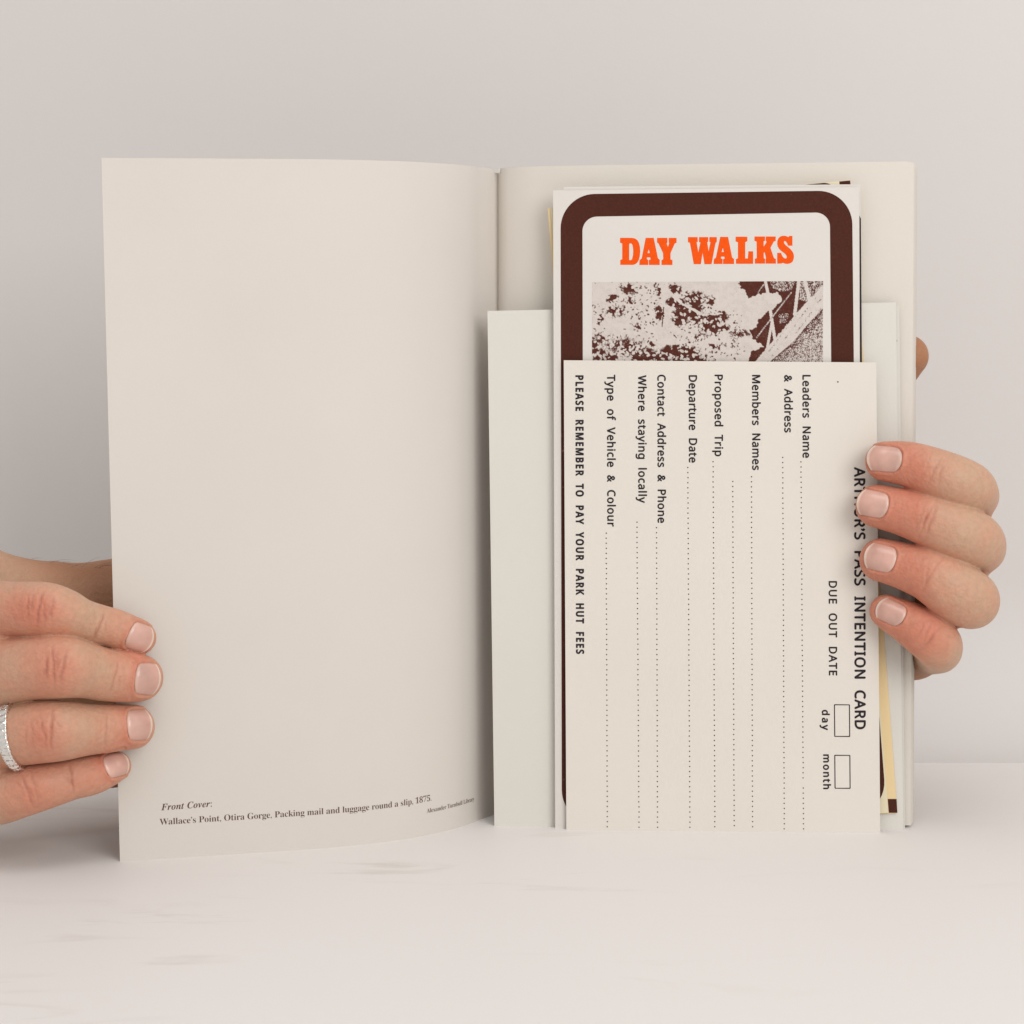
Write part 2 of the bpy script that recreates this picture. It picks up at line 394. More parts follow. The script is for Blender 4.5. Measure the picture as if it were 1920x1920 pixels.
# outer edge: top further left as in the photo
tl = on_y(190, 296, COVER[0, 1]+0.001)
for i in range(81):
    w = (1-i/80)**1.5
    for j in range(25):
        v = j/24
        P[i, j, 0] += w*v*(tl[0]-COVER[0, 0]); P[i, j, 1] += w*v*0.001; P[i, j, 2] += w*v*(tl[2]-HT)
cover = grid_sheet('front_cover', P, 0.00035, M_COVER, booklet)
def cover_pt(s, z, off=INKOFF):
    i = s/COVER_LEN*80; v = min(max(z/HT, 0), 1)*24
    i0 = min(int(i), 79); j0 = min(int(v), 23); a, b_ = i-i0, v-j0
    p = (1-a)*(1-b_)*P[i0, j0]+a*(1-b_)*P[i0+1, j0]+(1-a)*b_*P[i0, j0+1]+a*b_*P[i0+1, j0+1]
    t = P[i0+1, j0]-P[i0, j0]; nn = np.array([t[1], -t[0], 0]); nn /= np.linalg.norm(nn)
    if nn[1] > 0: nn = -nn
    return p + nn*off
def cover_solve(px, py):
    best = None; d = ray(px, py)
    for i in range(80):
        a, b_ = COVER[i], COVER[i+1]; e = b_-a
        den = d[0]*e[1]-d[1]*e[0]
        if abs(den) < 1e-12: continue
        t = ((a[0]-CAM[0])*e[1]-(a[1]-CAM[1])*e[0])/den
        k = ((a[0]-CAM[0])*d[1]-(a[1]-CAM[1])*d[0])/den
        if -0.02 <= k <= 1.02: best = ((i+k)/80*COVER_LEN, CAM[2]+d[2]*t)
    return best
def cover_text(body, p0, p1, cap_px, offset, shear=0.0, cap='H', label=None):
    s0, z0 = cover_solve(*p0); s1, z1 = cover_solve(*p1)
    ln = math.hypot(s1-s0, z1-z0); cap_m = cap_px*0.63/FPX
    V, F = fitted(body, ln, cap_m, None, offset, 1.0, cap, shear)
    c, sn = (s1-s0)/ln, (z1-z0)/ln
    decal('lettering', V, F, lambda x, y: cover_pt(s0+c*x-sn*y, z0+sn*x+c*y), M_CAPTION, cover)
BI = lambda t: serif(t, 0x1D468, 0x1D482)
BB = lambda t: ''.join(chr(0x1D7CE+ord(a)-48) if a.isdigit() else a for a in serif(t, 0x1D400, 0x1D41A))
cover_text(BI('Front Cover:'), (303, 1519), (398, 1512), 12.2, 0.0, cap=BI('F'))
cover_text(BB("Wallace\u2019s Point, Otira Gorge, Packing mail and luggage round a slip, 1875."), (300, 1546.5), (809, 1501), 11.8, -0.007, cap=BB('H'))
cover_text(BB('Alexander Turnbull Library'), (800, 1524.5), (889, 1501), 8.6, -0.009, cap=BB('H'))

# right-hand pages: plan curve px column -> y
pg_px = [934.5, 942, 956, 975, 1010, 1100, 1400, 1707]
pg_y = [0.0098, 0.0058, 0.0038, 0.0018, -0.0004, -0.0030, -0.0066, -0.0102]
def page_leaf(name, right_top, right_bot, dy, top_l, parent, thick=0.00012, mat=M_PAGE, x_in=0.0, zlift=0.0008):
    pts = np.array([on_y(px + (x_in if k == 0 else 0), 1500, y+dy*(0.25+0.75*min(1, k/3)))[:2] for k, (px, y) in enumerate(zip(pg_px[:-1], pg_y[:-1]))])
    end = on_y(right_bot[0], right_bot[1], pg_y[-1]+dy)
    pts = np.vstack([pts, [end[:2]]]); C, ln = resample(pts, 61)
    G = np.zeros((61, 15, 3)); te = on_y(right_top[0], right_top[1], pg_y[-1]+dy); tb = on_y(942, top_l, 0.006+dy)[2]
    for i in range(61):
        s = i/60; top = tb*(1-s)+te[2]*s
        # soft rounded corner at the top right
        if s > 0.985: top -= 0.0004*((s-0.985)/0.015)**2
        for j in range(15):
            v = j/14
            G[i, j] = (C[i, 0]+s*v*(te[0]-end[0]), C[i, 1], zlift+v*(top-zlift))
    return grid_sheet(name, G, thick, mat, parent)
page_leaf('page', (1714, 302.5), (1707, 1566), 0.0, 315.5, booklet)
# the leaves behind, as one block
obs = []
rng = np.random.default_rng(4)
for k in range(9):
    dx = [1.5, 0.5, 2.5, 2, 3.4, 4.2, 3.6, 4.6, 5.2][k]
    obs.append(page_leaf('page_block', (1715+dx*.8, 304.5+k*.6+rng.uniform(-1, 1)), (1707.5+dx*.8, 1564), 0.0007*(k+1), 316.5, booklet, 0.00025))
bm = bmesh.new()
for o in obs: bm.from_mesh(o.data)
keep = obs[0]; bm.to_mesh(keep.data); bm.free()
for o in obs[1:]:
    me = o.data; bpy.data.objects.remove(o); bpy.data.meshes.remove(me)
keep.name = 'page_block'
page_leaf('back_cover', (1719.5, 309), (1712.5, 1562), 0.0076, 317, booklet, 0.0004, M_COVER)
# torn chip of paper at the head of the spine
c0 = on_y(936, 318, 0.0070)
chip = [c0+np.array(v)*0.001 for v in [(-.9, 0, -.9), (.2, -.1, -1.2), (.5, -.3, .1), (.1, -.5, .5), (-.3, -.4, .2)]]
V = chip+[p+np.array([0, .0003, 0]) for p in chip]
mesh_obj('torn_edge', V, [(0, 1, 2, 3, 4), (9, 8, 7, 6, 5)]+[(i, i+5, (i+1) % 5+5, (i+1) % 5) for i in range(5)], M_SHEET, booklet)

# ------------------------------------------------------------------ loose papers tucked in front of the right page
BASE = Plane(915, -0.0075, 1690, -0.0128)
# blank folded sheet
pl = BASE
blank = empty('folded_sheet', 'plain white folded sheet behind the leaflets, sticking out past their left side', 'sheet of paper')
quad_sheet('front_leaf', pl, [(914, 583), (1680, 567), (1694, 1557), (927, 1549)], 0.0002, M_SHEET, blank, bulge=0.0005)
quad_sheet('rear_leaf', pl.shift(-0.0009), [(918, 588), (1686, 573), (1697, 1556.5), (930, 1548)], 0.0002, M_SHEET, blank)

# tilted yellow leaflet
pl = BASE.shift(0.0011)
yel = empty('leaflet', 'tilted cream and yellow leaflet mostly hidden behind the orange titled one', 'leaflet')
q = pl.shift(-0.0005)
yb = quad_sheet('back_panel', q, [(1027, 391), (1594, 338), (1682.5, 1524.5), (1118, 1569*0+1556)], 0.00018, M_YELLOW, yel)
def patch(name, pts, plane, mat, parent, off=INKOFF):
    V, F = fill2d([pts]); return decal(name, V, F, lambda x, y: plane.at(x, y, off), mat, parent)
patch('corner_mark', [(1664.5, 1498), (1681, 1498), (1682.6, 1524), (1666.5, 1524)], q, M_BROWN, yb)
patch('corner_mark', [(1573.5, 340.3), (1594, 338.4), (1595.5, 352), (1574.5, 354)], q, M_BROWN, yb)
yf = quad_sheet('front_panel', pl, [(1032, 391), (1573.5, 339.8), (1666, 1524), (1123, 1558)], 0.00018, M_CREAM, yel)
outer = round_rect([(1036, 392.5), (1569, 340.6), (1663, 1524), (1130, 1556)], [60, 26, 62, 60]); inner = round_rect([(1085, 440), (1520, 400), (1608, 1480), (1175, 1510)], 26)
V, F = fill2d([outer, inner[::-1]]); decal('border', V, F, lambda x, y: pl.at(x, y, INKOFF), M_BROWN, yf)

# DAY WALKS leaflet
pl = BASE.shift(0.0026)
day = empty('leaflet', 'leaflet with thick brown rounded border, orange DAY WALKS title and tree photo', 'leaflet')
q = pl.shift(-0.0006)
db = quad_sheet('back_panel', q, [(1057, 350.5), (1613.5, 345.5), (1620, 1556), (1061, 1556)], 0.0002, M_LEAF, day)
patch('edge_print', [(1611.4, 404), (1614.2, 410), (1616.2, 690), (1612.4, 690)], q, M_BLACK, db)  # thin dark strip down the right edge of the back panel
df = quad_sheet('front_panel', pl, [(1037, 357), (1611, 350.5), (1613.5, 1557), (1041, 1556.5)], 0.0002, M_LEAF, day, bulge=0.0)
outer = round_rect([(1051, 364.5), (1597.5, 357), (1610, 1536), (1053.5, 1545)], 64, 14)
inner = round_rect([(1092, 406.5), (1556, 398), (1566, 1492), (1095, 1502)], 27, 10)
V, F = fill2d([outer, inner[::-1]]); decal('border', V, F, lambda x, y: pl.at(x, y, INKOFF), M_BROWN, df)
GL = [
 [[(70,88),(190,88),(222,94),(248,112),(264,142),(273,182),(276,228),(272,276),(262,314),(246,342),(226,358),(204,365),(72,365),(72,315),(92,308),(92,145),(70,138)],
  [(163,150),(163,316),(182,318),(194,304),(202,270),(205,230),(203,188),(196,158),(184,144),(170,144)]],
 [[(333,88),(415,88),(458,296),(478,316),(476,366),(366,366),(366,316),(384,308),(380,288),(346,288),(344,306),(359,316),(359,366),(268,366),(270,318),(292,300)],[(364,204),(352,245),(376,243)]],
 [[(450,88),(556,88),(556,136),(548,142),(562,182),(575,142),(570,134),(570,88),(650,88),(650,138),(632,145),(588,245),(588,308),(608,318),(608,366),(496,366),(496,318),(514,308),(512,245),(465,145),(450,136)]],
 [[(768,80),(866,80),(868,128),(856,134),(874,238),(896,136),(882,128),(882,80),(976,80),(976,126),(966,134),(980,228),(1000,132),(988,126),(988,80),(1064,80),(1064,130),(1052,138),(1010,358),(938,358),(918,240),(900,358),(828,358),(788,138),(768,132)]],
 [[(1100,78),(1180,78),(1222,290),(1242,306),(1242,356),(1129,356),(1129,308),(1146,300),(1142,280),(1108,280),(1106,298),(1123,306),(1123,356),(1032,356),(1034,308),(1056,290)],[(1126,190),(1114,234),(1138,232)]],
 [[(1258,76),(1378,76),(1378,122),(1356,132),(1356,300),(1384,300),(1390,226),(1438,226),(1438,354),(1262,354),(1262,306),(1282,298),(1282,132),(1258,124)]],
 [[(1452,74),(1560,74),(1560,116),(1546,124),(1546,180),(1578,128),(1568,120),(1568,74),(1670,74),(1670,118),(1650,126),(1616,190),(1652,296),(1672,306),(1672,352),(1566,352),(1566,304),(1572,296),(1556,232),(1546,246),(1548,298),(1560,304),(1560,352),(1456,352),(1456,304),(1476,296),(1474,126),(1452,118)]],
 [[(1842,68),(1842,168),(1798,168),(1790,146),(1777,126),(1762,118),(1754,128),(1759,148),(1775,165),(1800,185),(1824,206),(1842,228),(1854,252),(1858,280),(1853,312),(1840,336),(1818,350),(1790,356),(1764,352),(1745,344),(1728,352),(1686,352),(1686,242),(1726,242),(1732,262),(1744,284),(1760,298),(1774,301),(1783,294),(1784,278),(1776,262),(1756,243),(1730,224),(1706,202),(1692,178),(1686,150),(1688,118),(1698,92),(1716,75),(1738,67),(1768,67),(1786,73),(1800,80),(1812,68)]]]
Vt, Ft = [], []
for g in GL:
    V, F = fill2d([[(1150+x/5.486, 430+y/5.486) for x, y in lp] for lp in g]); o = len(Vt); Vt += V; Ft += [tuple(i+o for i in f) for f in F]
decal('title', Vt, Ft, lambda x, y: pl.at(x, y, INKOFF), M_ORANGE, df)

# the printed picture: blossom tree and a swing bridge in brown halftone
def vnoise(x, y, seed):
    r = np.random.default_rng(seed).random((64, 64)); xi = np.floor(x).astype(int); yi = np.floor(y).astype(int)
    fx, fy = x-xi, y-yi; fx = fx*fx*(3-2*fx); fy = fy*fy*(3-2*fy); g = lambda a, b_: r[a % 64, b_ % 64]
    return (g(xi, yi)*(1-fx)+g(xi+1, yi)*fx)*(1-fy)+(g(xi, yi+1)*(1-fx)+g(xi+1, yi+1)*fx)*fy
def fbm(x, y, seed, octv=4):
    return sum(vnoise(x*2**k, y*2**k, seed+k)*.5**(k+1) for k in range(octv))/(1-.5**octv)
def inpoly(x, y, poly):
    c = np.zeros(x.shape, bool); n = len(poly)
    for i in range(n):
        (x0, y0), (x1, y1) = poly[i], poly[i-1]
        if y0 == y1: continue
        c ^= ((y0 > y) != (y1 > y)) & (x < (x1-x0)*(y-y0)/(y1-y0)+x0)
    return c
def seg(x, y, a, b_, w):
    d = np.array(b_, float)-a; t = np.clip(((x-a[0])*d[0]+(y-a[1])*d[1])/(d@d), 0, 1)
    return np.hypot(x-a[0]-t*d[0], y-a[1]-t*d[1]) < w/2
NU, NV = 520, 200
zx, zy = np.meshgrid(np.linspace(42, 1850, NU), np.linspace(50, 740, NV), indexing='ij')
wx = zx+(fbm(zx/22, zy/22, 1)-.5)*46; wy = zy+(fbm(zx/22, zy/22, 9)-.5)*46
dens = np.full(zx.shape, -1.0)
for (cx, cy, a, b_, s) in [(210,185,50,36,.9),(345,195,30,28,.7),(110,345,36,40,.8),(565,290,36,70,.9),(572,130,22,38,.8),(540,75,20,18,.8),(690,215,75,45,1),(735,320,75,85,1),(850,330,80,55,1),
    (850,180,110,60,.75),(975,200,36,40,.7),(985,390,105,95,1),(1060,325,55,45,.8),(890,480,45,32,.8),(725,600,170,60,1.1),(855,645,90,40,1.1),(610,650,90,55,1.1),(400,640,55,46,.9),
    (190,645,55,38,.9),(60,560,34,90,.9),(100,620,75,50,.7),(490,620,70,50,.7),(1095,415,32,28,.8),(505,540,26,22,.8),(1010,555,70,26,.7),(230,280,90,45,.45),(110,500,70,45,.4),(330,110,70,45,.5),(690,110,70,32,.6),(1190,460,70,36,.4),(760,720,280,80,1.2),(300,560,180,70,.35),(400,405,30,26,.6),(800,250,110,70,.8)]:
    dens = np.maximum(dens, s-np.hypot((wx-cx)/a, (wy-cy)/b_)**1.6*s)
hn = fbm(zx/11, zy/11, 20, 3)-.5; hf = fbm(zx/4.5, zy/4.5, 31, 2)-.5; hc = fbm(zx/26, zy/26, 61, 3)-.5
v = np.clip(dens*.9, -.42, .5)+hc*.45+hn*.35+hf*.2-.06
pr = np.random.default_rng(8)
def blob(cx, cy, a, b_, th):
    i0, i1 = np.searchsorted(zx[:, 0], [cx-a, cx+a]); j0, j1 = np.searchsorted(zy[0], [cy-a, cy+a])
    X, Y = zx[i0:i1, j0:j1]-cx, zy[i0:i1, j0:j1]-cy; c, sn = math.cos(th), math.sin(th)
    return (slice(i0, i1), slice(j0, j1)), np.hypot((X*c+Y*sn)/a, (-X*sn+Y*c)/b_) < 1
for _ in range(1150):          # pale leaves breaking up the dark gaps
    a = pr.uniform(8, 19); sl, mk = blob(pr.uniform(42, 1250), pr.uniform(50, 740), a, a*pr.uniform(.4, .75), pr.uniform(0, 3.14))
    d = dens[sl]; v[sl] = np.where(mk & (pr.random() > np.clip(d, 0, 1)*.62), np.minimum(v[sl], pr.uniform(-.30, -.08)), v[sl])
for _ in range(900):           # small dark gaps between the pale leaves
    cx, cy = pr.uniform(42, 1270), pr.uniform(50, 740)
    if fbm(np.array([cx/120]), np.array([cy/120]), 71, 2)[0] < .42+.25*pr.random(): continue
    a = pr.uniform(4, 11); sl, mk = blob(cx, cy, a, a*pr.uniform(.3, .7), pr.uniform(0, 3.14)); v[sl] = np.where(mk, np.maximum(v[sl], pr.uniform(-.02, .3)), v[sl])
for a, b_, w in [((585,75),(740,215),24),((755,228),(910,312),20),((590,60),(606,240),26),((900,312),(1060,300),10)]: v = np.where(seg(wx*.3+zx*.7, wy*.3+zy*.7, a, b_, w), -.5+hf*.3, v)
for a, b_, w in [((603,250),(590,400),8),((1040,318),(1130,312),5)]: v = np.where(seg(zx, zy, a, b_, w), .5, v)
dk = [(1195,40),(1900,40),(1900,100),(1850,90),(1740,200),(1640,300),(1560,400),(1320,672),(1250,740),(1270,672),(1290,600),(1390,560),(1330,520),(1300,500),(1272,430),(1330,410),(1345,350),(1420,290),(1470,260),(1530,190),(1490,135),(1340,150),(1260,188),(1240,112),(1205,100)]
ink_d = inpoly(wx*.6+zx*.4, wy*.6+zy*.4, dk); v = np.where(ink_d, .42+hn*.5+hf*.5, v)
fol = inpoly(zx, zy, [(1430,40),(1640,40),(1600,120),(1520,130),(1450,100)]) | inpoly(zx, zy, [(1640,60),(1850,40),(1850,90),(1720,210),(1650,190)]) | inpoly(zx, zy, [(1500,310),(1580,300),(1570,370),(1510,380)])
v = np.where(fol, .10+hn*.9+hf*1.6, v)
low = inpoly(zx, zy, [(1850,262),(1850,760),(1360,760),(1450,665),(1620,520),(1720,400)])
rim = np.clip(1-np.abs((zy-(262+(1850-zx)*1.0))-10)/190, 0, 1)
v = np.where(low, -.10+.34*rim**2+hf*1.3+hn*.6, v)
deck = inpoly(zx, zy, [(1850,75),(1850,262),(1440,672),(1370,740),(1260,740),(1325,672),(1420,570),(1570,395),(1640,300),(1745,200)])
v = np.where(deck, -.40+hf*.9+.32*(np.sin((zx*.75+zy*.55)/6.5)*(fbm(zx/40, zy/40, 44) > .55)), v)
for a, b_, w in [((1396,40),(1424,165),24),((1437,275),(1476,525),24),((1448,380),(1412,580),20),((1662,40),(1628,310),26),((1706,40),(1745,205),28)]: v = np.where(seg(zx, zy, a, b_, w), -.6, v)
for a, b_, w in [((1600,140),(1330,490),9),((1395,60),(1340,140),7)]: v = np.where(seg(zx, zy, a, b_, w), -.1+hf*1.2, v)
v = v+(fbm(zx/6.5, zy/6.5, 55, 2)-.5)*.28; t = np.clip((v+.17)/.34, 0, 1); t = t*t*(3-2*t); t = np.clip(t+(fbm(zx/3.1, zy/3.1, 77, 2)-.5)*.30+.10*np.clip(fbm(zx/30, zy/30, 90, 2)*2-.6, 0, 1), 0, 1)[..., None]
rgb = (1-t)*np.array([0.63, 0.57, 0.525])+t*np.array([0.082, 0.021, 0.013])
V2 = []; 
for i in range(NU):
    for j in range(NV):
        x, y = zx[i, j], zy[i, j]; V2.append((1100+x/4.174, 515+(y+(1850-x)/1808*8.0)/4.174))
F = [(i*NV+j, (i+1)*NV+j, (i+1)*NV+j+1, i*NV+j+1) for i in range(NU-1) for j in range(NV-1)]
pic = decal('picture', V2, F, lambda x, y: pl.at(x, y, INKOFF), M_PRINT, df)
ca = pic.data.attributes.new('print', 'FLOAT_COLOR', 'POINT')
ca.data.foreach_set('color', np.concatenate([rgb.reshape(-1, 3), np.ones((NU*NV, 1))], 1).astype(np.float32).ravel())

# intention card
CARDPL = BASE.shift(0.0042); pl = CARDPL
card = quad_sheet('intention_card', pl, [(1057, 675.5), (1643, 679.5), (1650.5, 1567), (1062, 1558.5)], 0.00028, M_CARD)
tag(card, 'cream form card printed sideways with dotted lines, in front of all the other papers', 'card')
cm = lambda x, y: CARDPL.at(x, y, INKOFF)
def card_row(name, body, xb, cap, y0, y1, weight=0.62, aspect=1.0, drift=0.0022, cut=SS):
    V, F = fitted(cut(body.replace(' ', '  ')), y1-y0, cap, SANS, 0.0, aspect, cut('H'))
    xe = xb+(y1-y0)*drift
    Va, Fa = [], []
    for k, (a, b_) in enumerate([(0, 0), (-1, 0), (1, 0), (0, -1), (0, 1)]):
        o = len(Va); Va += [(xb+(xe-xb)*s/(y1-y0)+t_+a*weight, y0+s+b_*weight, k) for s, t_ in V]; Fa += [tuple(i+o for i in f) for f in F]
    decal(name, Va, Fa, lambda x, y, k: CARDPL.at(x, y, INKOFF+k*0.000006), M_BLACK, card)
R = 'lettering'
card_row(R, 'Leaders Name', 1505.0, 14.6, 703.5, 858)
card_row(R, '& Address', 1470.8, 14.6, 703.5, 810.5)
card_row(R, 'Members Names', 1410.5, 14.6, 703.5, 881)
card_row(R, 'Proposed Trip', 1340.2, 14.6, 703, 855)
card_row(R, 'Departure Date', 1291.8, 14.6, 704, 867)
card_row(R, 'Contact Address & Phone', 1233.0, 14.6, 703, 980)
card_row(R, 'Where staying locally', 1196.8, 14.6, 704, 942.6)
card_row(R, 'Type of Vehicle & Colour', 1138.5, 14.6, 703, 987)
card_row(R, 'PLEASE REMEMBER TO PAY YOUR PARK HUT FEES', 1079.2, 14.6, 704, 1225.8, weight=0.42, aspect=.82, cut=SB)
card_row(R, 'DUE OUT DATE', 1554.2, 14.6, 1090, 1266, weight=0.6)
card_row('heading', "ARTHUR\u2019S PASS INTENTION CARD", 1602.2, 19.2, 876.5, 1366.5, weight=0.95)
card_row(R, 'day', 1541.6, 13.0, 1331.5, 1368.5, weight=0.7)
card_row(R, 'month', 1543.8, 13.0, 1415, 1479, weight=0.7)
def dots(pts):
    V, F = [], []
    for (x, y) in pts:
        o = len(V); V += [(x+1.25*math.cos(a), y+1.25*math.sin(a)) for a in np.arange(8)*math.pi/4]; F.append(tuple(range(o, o+8)))
    return decal('dotted_line', V, F, cm, M_BLACK, card)
for (x0, y0, x1, y1, gap) in [(1501.7,866,1506.6,1554,(1462,1474)),(1467.6,857.7,1470.5,1554,None),(1408.9,893.8,1411,1550,None),(1373.8,902.7,1376.5,1548,None),(1337,865.6,1340.4,1550,None),
        (1289.6,876.6,1293.7,1551,None),(1231,989.3,1232.9,1551,None),(1194.3,979,1198.2,1551,None),(1136.6,999.6,1138.8,1550,None)]:
    n = int(round((y1-y0)/9.5)); pts = [(x0+(x1-x0)*i/n+rng.uniform(-.25, .25), y0+(y1-y0)*i/n) for i in range(n+1)]
    dots([p for p in pts if not (gap and gap[0] < p[1] < gap[1])])
for (x0, y0, x1, y1) in [(1563.6,1320.4,1593.6,1381.8),(1564.2,1415.2,1594.4,1479)]:
    o_ = round_rect([(x0, y0), (x1, y0+.3), (x1+.5, y1), (x0+.6, y1-.3)], 1.6, 3); w = 1.9
    i_ = round_rect([(x0+w, y0+w), (x1-w, y0+w), (x1+.5-w, y1-w), (x0+.6+w, y1-w)], .8, 3)
    V, F = fill2d([o_, i_[::-1]]); decal('tick_box', V, F, cm, M_BLACK, card)
V = [(1571+1.5*math.cos(a), 716+1.5*math.sin(a)) for a in np.arange(8)*math.pi/4]
decal('ink_speck', V, [tuple(range(8))], cm, M_BLACK, card)

# ------------------------------------------------------------------ hands
YS = 0.92
def seg_sdf(X, Y, Z, pts, r):
    best = None
    for i in range(len(pts)-1):
        a = pts[i]; d = pts[i+1]-a; dd = float(d@d)+1e-12
        ax, ay, az = X-a[0], Y-a[1], Z-a[2]
        t = np.clip((ax*d[0]+ay*d[1]+az*d[2])/dd, 0, 1)
        q = np.sqrt((ax-t*d[0])**2+(ay-t*d[1])**2+(az-t*d[2])**2)-(r[i]+t*(r[i+1]-r[i]))
        best = q if best is None else np.minimum(best, q)
    return best
def scaled(pts):
    p = np.array(pts, float); p[:, 1] /= YS; return p
def chain(st, refy, n=5):
    """stations (px, py, half width px, y offset mm) -> smooth 3D centre line and radii"""
    A = []
    for (px, py, r, off) in st:
        y = refy(px)+off*0.001; p = on_y(px, py, y); A.append(list(p)+[r*depth(p)/FPX])
    A = np.array(A); Q = [2*A[0]-A[1]]+list(A)+[2*A[-1]-A[-2]]; out = []
    for i in range(1, len(Q)-2):
        a, b_, c, d = Q[i-1], Q[i], Q[i+1], Q[i+2]
        for t in np.linspace(0, 1, n, endpoint=False):
            out.append(.5*((2*b_)+(c-a)*t+(2*a-5*b_+4*c-d)*t*t+(3*b_-a-3*c+d)*t**3))
    out.append(A[-1]); out = np.array(out)
    return out[:, :3], out[:, 3]
def surface_nets(D, org, h):
    S = D < 0; nx, ny, nz = D.shape
    c = np.zeros((nx-1, ny-1, nz-1), np.uint8)
    for dx in (0, 1):
        for dy in (0, 1):
            for dz in (0, 1): c += S[dx:nx-1+dx, dy:ny-1+dy, dz:nz-1+dz]
    act = (c > 0) & (c < 8); I = np.argwhere(act); ids = -np.ones(act.shape, np.int32); ids[act] = np.arange(len(I))
    acc = np.zeros((len(I), 3)); cnt = np.zeros(len(I))
    cor = [(a, b_, e) for a in (0, 1) for b_ in (0, 1) for e in (0, 1)]
    for p in cor:
        for ax in range(3):
            if p[ax]: continue
            q = list(p); q[ax] = 1
            d0 = D[I[:, 0]+p[0], I[:, 1]+p[1], I[:, 2]+p[2]]; d1 = D[I[:, 0]+q[0], I[:, 1]+q[1], I[:, 2]+q[2]]
            mk = (d0 < 0) != (d1 < 0); t = np.where(mk, d0/np.where(mk, d0-d1, 1), 0)
            pos = np.array(p)[None].repeat(len(I), 0).astype(float); pos[:, ax] += t
            acc[mk] += pos[mk]; cnt[mk] += 1
    V = (I+acc/cnt[:, None])*h+org
    F = []
    for ax in range(3):
        o1, o2 = [(1, 2), (2, 0), (0, 1)][ax]
        sl0 = [slice(None)]*3; sl1 = [slice(None)]*3; sl0[ax] = slice(0, -1); sl1[ax] = slice(1, None)
        s0, s1 = S[tuple(sl0)], S[tuple(sl1)]
        E = np.argwhere(s0 != s1); fl = s0[E[:, 0], E[:, 1], E[:, 2]]
        ok = (E[:, o1] > 0) & (E[:, o2] > 0) & (E[:, o1] < D.shape[o1]-1) & (E[:, o2] < D.shape[o2]-1); E, fl = E[ok], fl[ok]
        def g(a, b_):
            K = E.copy(); K[:, o1] -= a; K[:, o2] -= b_; return ids[K[:, 0], K[:, 1], K[:, 2]]
        qd = np.stack([g(1, 1), g(0, 1), g(0, 0), g(1, 0)], 1)
        qd[~fl] = qd[~fl][:, ::-1]
        F.append(qd)
    return V, np.concatenate(F)
